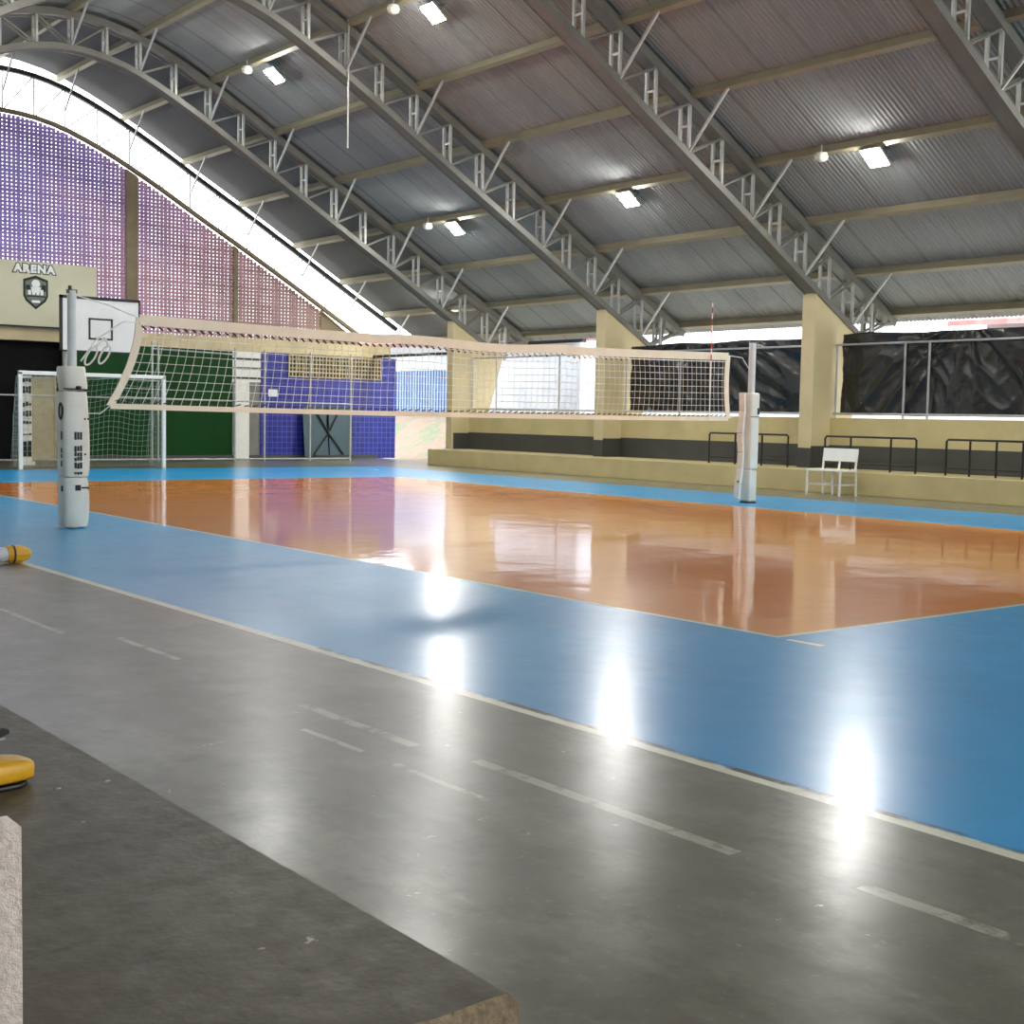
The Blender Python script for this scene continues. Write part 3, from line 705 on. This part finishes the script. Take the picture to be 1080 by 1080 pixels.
obj('top_tape', strip([(npt(i/60, 0)[0], 0, npt(i/60, 0)[2]-.015) for i in range(61)], .115), M['tape'], R)
obj('bottom_tape', strip([(npt(i/60, 1)[0], 0, npt(i/60, 1)[2]-.01) for i in range(61)], .06), M['tape'], R)
for fn, nm in ((lambda t: npt(0, t), 'a'), (lambda t: npt(1, t), 'b')):
    bm = new(); P_ = [fn(k/12) for k in range(13)]; w = .045
    fr = [[bm.verts.new((p[0]+a*w, p[1]+b*.01, p[2])) for a, b in ((-1, -1), (1, -1), (1, 1), (-1, 1))] for p in P_]
    for a, b in zip(fr, fr[1:]):
        for k in range(4): bm.faces.new((a[k], a[(k+1) % 4], b[(k+1) % 4], b[k]))
    bm.faces.new(fr[0][::-1]); bm.faces.new(fr[-1]); obj('side_tape', bm, M['tape'], R)
bm = new(); random.seed(2)
for i in range(95):
    s = (i+.5)/95; p = npt(s, 0); q = npt(s, 1)
    bar(bm, (p[0]-.025, 0, p[2]-.08), (p[0]+.02, 0, p[2]-.1-.02*random.random()), .008, .02)
    bar(bm, (q[0]-.03, 0, q[2]+.035), (q[0]+.03, 0, q[2]+.04+.02*random.random()), .008, .014)
obj('lacing', bm, M['dark_string'], R)['kind'] = 'stuff'
bm = new(); tube(bm, [npt(i/60, .1) for i in range(61)], .006, 4); obj('upper_cord', bm, M['string'], R)
a = npt(0, 0); b = npt(0, 1)
bm = new(); tube(bm, [a, (-.6, 0, 2.42), (-.955, 0, 2.5)], .007, 6); tube(bm, [(a[0]+.02, 0, a[2]-.05), (-.45, -.02, 2.25), (-.75, -.03, 2.04), (-.93, -.04, 1.8)], .009, 6)
for cx_, cz, w in ((-.87, 1.86, .05), (-.72, 1.88, .045)):
    tube(bm, [(-.68, -.05, 2.06)]+[(cx_+w*math.sin(q)+(.05*(1+math.cos(q))), -.05, cz+.1*math.cos(q)) for q in [.2+k*(2*PI-.4)/14 for k in range(15)]]+[(-.66, -.05, 2.06)], .011, 6)
obj('tie_rope', bm, M['rope'], R, smooth=True)
bm = new(); tube(bm, [b, (-.7, 0, 1.24), (-.86, 0, 1.24)], .006, 6); obj('tie_cord', bm, M['rope'], R); bm = new(); tube(bm, [npt(1, 0), (9.6, 0, 2.28), (9.77, 0, 2.1)], .006, 6); obj('tie_cord', bm, M['rope'], R); bm = new(); tube(bm, [npt(1, 1), (9.45, 0, 1.36), (9.58, 0, 1.37)], .006, 6); obj('tie_cord', bm, M['rope'], R)
R = thing('net_antenna', 'thin red and white antenna standing up at the far end of the net', 'antenna', (8.83, 8.94, 1.3))
bm = new(); tube(bm, [(0, 0, 0), (0, 0, 1.78)], .009, 8); obj('rod', bm, M['white'], R, smooth=True)
for k in range(5):
    bm = new(); tube(bm, [(0, 0, .9+k*.18), (0, 0, .99+k*.18)], .0105, 8); obj('red_band', bm, M['red_tape'], R, smooth=True)

# ------------------------------------------------------------------ lamps and small fittings under the roof
def make_lamp(label, loc):
    R = thing('flood_lamp', label, 'lamp', loc, group='lit flood lamps under the roof'); R.rotation_euler = (0, math.radians(38) if loc[0] > XC else -math.radians(38), 0)
    bm = new(); box(bm, -.2, .2, -.2, .2, .05, .1); obj('housing', bm, M['galv'], R, bevel=.015)
    bm = new()
    for k in range(9): box(bm, -.16+k*.04-.006, -.16+k*.04+.006, -.14, .14, .1, .15)
    obj('heat_sink', bm, M['steel'], R)
    bm = new(); box(bm, -.185, .185, -.185, .185, .03, .052); obj('diffuser', bm, M['lamp'], R, bevel=.008, seg=2)
    bm = new(); tube(bm, [(0, -.2, .08), (0, -.2, .22), (0, 0, .26), (0, .2, .22), (0, .2, .08)], .012, 6); obj('bracket', bm, M['steel'], R, smooth=True)
    return R
slope_l = 0.0
lamps = [((12.4, 8.76), 'lit square flood lamp high on the right, nearest of the lower row'), ((12.4, 14.75), 'lit flood lamp in the lower row, between the two middle trusses'),
         ((12.4, 20.7), 'lit flood lamp in the lower row, over the opening with the whitewashed wall'), ((7.5, 14.65), 'lit flood lamp cut close by the top edge of the photo'),
         ((7.5, 20.5), 'lit flood lamp high at the upper left, over the net'), ((15.2, 25.05), 'lit lamp glowing behind the top of the doorway pillar')]
L0 = None
for (lx, ly), lab in lamps:
    loc = (lx, ly, ztop(lx)-(.18 if lx > 10 else .26))
    if L0 is None: L0 = make_lamp(lab, loc)
    else: dup(L0, loc, lab)
for lx, ly in ((12.4, 2.7), (.9, 8.7), (.9, 14.7), (.9, 20.5)):
    d = dup(L0, (lx, ly, ztop(lx)-.27), 'lit flood lamp of the same rows, beyond the edge of the photo')
    d.rotation_euler = (0, math.radians(38) if lx > XC else -math.radians(38), 0)
def fitting(loc, label):
    R = thing('emergency_light', label, 'light fitting', loc, group='small off-white fittings under the purlins')
    bm = new(); lathe(bm, [(.1, .12), (.12, .06), (.1, 0), (.05, -.025)], 14); obj('body', bm, M['white_dull'], R, smooth=True)
    bm = new(); tube(bm, [(0, 0, .1), (0, 0, .26)], .015, 6); obj('stem', bm, M['steel'], R)
for fx, fy, lab in ((7.25, 21.2, 'small off-white fitting under the purlin beside the upper left lamp'), (7.25, 15.5, 'small off-white fitting beside the lamp at the top edge'),
                    (12.2, 21.5, 'small off-white fitting left of the lower lamp over the whitewashed wall'), (12.2, 9.7, 'small off-white fitting left of the nearest lamp on the right')):
    fitting((fx, fy, ztop(fx)-.2), lab)
bm = new(); tube(bm, [(0, 0, 0), (0, 0, 2.4)], .018, 8)
HANG = obj('hanging_pipe', bm, M['galv'], smooth=True); tag(HANG, 'thin grey pipe hanging straight down from the roof near the top', 'pipe')
hx, hy = 7.35, 17.2; HANG.location = (hx, hy, ztop(hx)-2.4+.1)

# ------------------------------------------------------------------ left stand in the foreground
def rough_block(x0, x1, y0, y1, z0, z1, top, face, name, jag):
    bm = new(); n = 26
    front = [(x0+(x1-x0)*i/n, y0+jag*noise.noise((i*.9, z1*3, 2))) for i in range(n+1)]
    poly = front+[(x1, y1), (x0, y1)]
    A = [bm.verts.new((a, b, z0)) for a, b in poly]
    ch = .012
    B = [bm.verts.new((a, b, z1-ch+(.006*noise.noise((a*14, 3, 1)) if i <= n else 0))) for i, (a, b) in enumerate(poly)]
    C = [bm.verts.new((a-(ch if i >= n and i <= n+1 else 0), b+(ch*(1+.6*noise.noise((a*17, 1, 1))) if i <= n else 0), z1)) for i, (a, b) in enumerate(poly)]
    N = len(poly)
    for P0, P1 in ((A, B), (B, C)):
        for i in range(N):
            fc = bm.faces.new((P0[i], P0[(i+1) % N], P1[(i+1) % N], P1[i])); fc.material_index = 1
    bm.faces.new(C).material_index = 0; bm.faces.new(A[::-1]).material_index = 1
    return struct(name, bm, [top, face])
rough_block(-6.9, -4.965, -3.72, YE-1.2, 0, .42, M['step'], M['step_face'], 'floor_step', .012)
rough_block(-8.1, -5.735, -3.80, YE-1.2, .42, .85, M['step'], M['plaster'], 'floor_step_upper', .006)

R = thing('tool_case', 'yellow and black rounded plastic tool lying on the grey concrete step', 'tool', (-5.30, -2.16, .42), rz=.15)
bm = new()
secs = []
for k in range(17):
    t = k/16; x = -.28+.405*(1-(1-t)**1.5); e = max(0, (x+.28)/.405-.72)/.28; sc = (1-e**2.6)**.5 if e < 1 else .12; sc = max(sc, .12); row = []
    for q in range(16):
        a = 2*PI*q/16; cc, ss = math.cos(a), math.sin(a)
        yy = .055*math.copysign(abs(cc)**.6, cc)*(.35+.65*sc); zz = .040+.030*math.copysign(abs(ss)**.6, ss)*(1 if ss < 0 else .3+.7*sc); row.append(bm.verts.new((x, yy, zz)))
    secs.append(row)
for a, b in zip(secs, secs[1:]):
    for k in range(16): bm.faces.new((a[k], a[(k+1) % 16], b[(k+1) % 16], b[k]))
bm.faces.new(secs[0][::-1]); bm.faces.new(secs[-1]); obj('shell', bm, M['yellow'], R, smooth=True, angle=60)
bm = new(); prism(bm, [(-.28, -.05), (.08, -.05), (.105, -.03), (.112, 0), (.105, .03), (.08, .05), (-.28, .05)], 0, .011, 'Z'); obj('sole', bm, M['black_plastic'], R, bevel=.004)
bm = new(); box(bm, -.05, .0, -.062, -.02, .012, .04); obj('latch', bm, M['black_plastic'], R, bevel=.006)
bm = new(); bar(bm, (-.28, .055, .1), (.06, .06, .1), .03, .012); bar(bm, (.06, .06, .1), (.1, .065, .112), .025, .01); bar(bm, (-.2, .03, .06), (-.2, .055, .1), .04, .02); obj('blade', bm, M['black_steel'], R)
bm = new(); tube(bm, [(-.2+.12*math.cos(a), .06, .105+.085*math.sin(a)) for a in [k*PI/12 for k in range(13)]], .012, 8); obj('handle_loop', bm, M['black_plastic'], R, smooth=True)

R = thing('plastic_pipe', 'pale grey plastic pipe with a yellow cap lying on the floor at the left edge', 'pipe', (-2.66, 5.95, .075), rz=0.0)
bm = new(); tube(bm, [(-1.9, 0, 0), (0, 0, 0)], .062, 20); obj('tube', bm, M['pvc'], R, smooth=True)
bm = new(); tube(bm, [(-.02, 0, 0), (.02, 0, 0), (.1, 0, 0), (.16, 0, .0), (.185, 0, 0)], [.07, .075, .075, .05, .02], 10); obj('cap', bm, M['yellow'], R, smooth=True, angle=25)
bm = new(); tube(bm, [(.025, 0, 0), (.04, 0, 0)], .077, 10); obj('cap_groove', bm, M['dark_wood'], R)

# ------------------------------------------------------------------ other walls out of the frame
bm = new(); box(bm, -8.3, -8.1, YF, YE, 0, 3.0); struct('wall_left', bm, M['cream'])
bm = new(); box(bm, -8.3, 14.9, YF-.2, YF, 0, 2.4); struct('wall_front', bm, M['cream'])

# ------------------------------------------------------------------ outside, seen through the openings
bm = new(); v = []
for i in range(31):
    y = 24+i*.7; v.append([bm.verts.new((x, y, z+.06*noise.noise((x, y, 1)))) for x, z in ((15.6, -.04), (16.6, .0), (17.6, .35), (18.6, 1.0), (19.6, 1.45), (22, 1.5))])
for a, b in zip(v, v[1:]):
    for k in range(5): bm.faces.new((a[k], a[k+1], b[k+1], b[k]))
struct('terrain', bm, M['bank'], smooth=True)
bm = new(); n = 150
A = [((19.4 if k % 2 else 19.34), 29.5+k*.08) for k in range(n)]
for (x0, y0), (x1, y1) in zip(A, A[1:]):
    box(bm, x0-.02, x0+.03, y0, y1+.005, 1.4, 2.78)
tag(obj('metal_fence', bm, M['blue_fence']), 'pale blue corrugated fence on the bank seen through the open doorway', 'fence')
bm = new(); box(bm, 19.5, 19.7, 29.5, 42, 1.3, 3.62); tag(obj('garden_wall', bm, M['pale_wall']), 'pale wall rising behind the blue corrugated fence beyond the doorway', 'wall')
bm = new(); box(bm, 14.8, 14.92, 23.45, YE, 2.93, 3.0); struct('trim_2', bm, M['dark_steel'])
R = thing('house', 'whitewashed house with a tiled roof outside the opening beside the doorway pillar', 'house', (19, 26.5, 0))
bm = new(); box(bm, 0, 1.6, -2.9, 2.9, 0, 3.45); obj('wall', bm, M['house_wall'], R)
bm = new(); prism(bm, [(-.5, 3.76), (1.0, 4.05), (2.2, 3.76), (2.2, 3.66), (1.0, 3.94), (-.5, 3.66)], -2.9, 15.0); obj('roof', bm, M['roof_tile'], R)
bm = new()
for k in range(8): bar(bm, (-.45, -2.7+k*.75, 3.62), (.9, -2.7+k*.75, 3.86), .08, .12)
box(bm, .05, .2, -2.9, 2.9, 3.45, 3.9); obj('rafters', bm, M['dark_wood'], R)
bm = new(); box(bm, 29, 29.2, -16, 36, 0, 4.1); tag(obj('boundary_wall', bm, M['house_wall']), 'white boundary wall outside, in the gap right of the house', 'wall')
R = thing('house', 'low house roof of pink tiles above the right-hand tarp', 'house', (23.5, 8.6, 0))
bm = new(); box(bm, -1.5, 3, -5, 4.0, 0, 3.75); obj('wall', bm, M['house_wall'], R)
bm = new(); prism(bm, [(-2.2, 3.72), (1, 4.5), (4.2, 3.72), (4.2, 3.6), (1, 4.38), (-2.2, 3.6)], -5.5, 4.6); obj('roof', bm, M['roof_tile'], R)
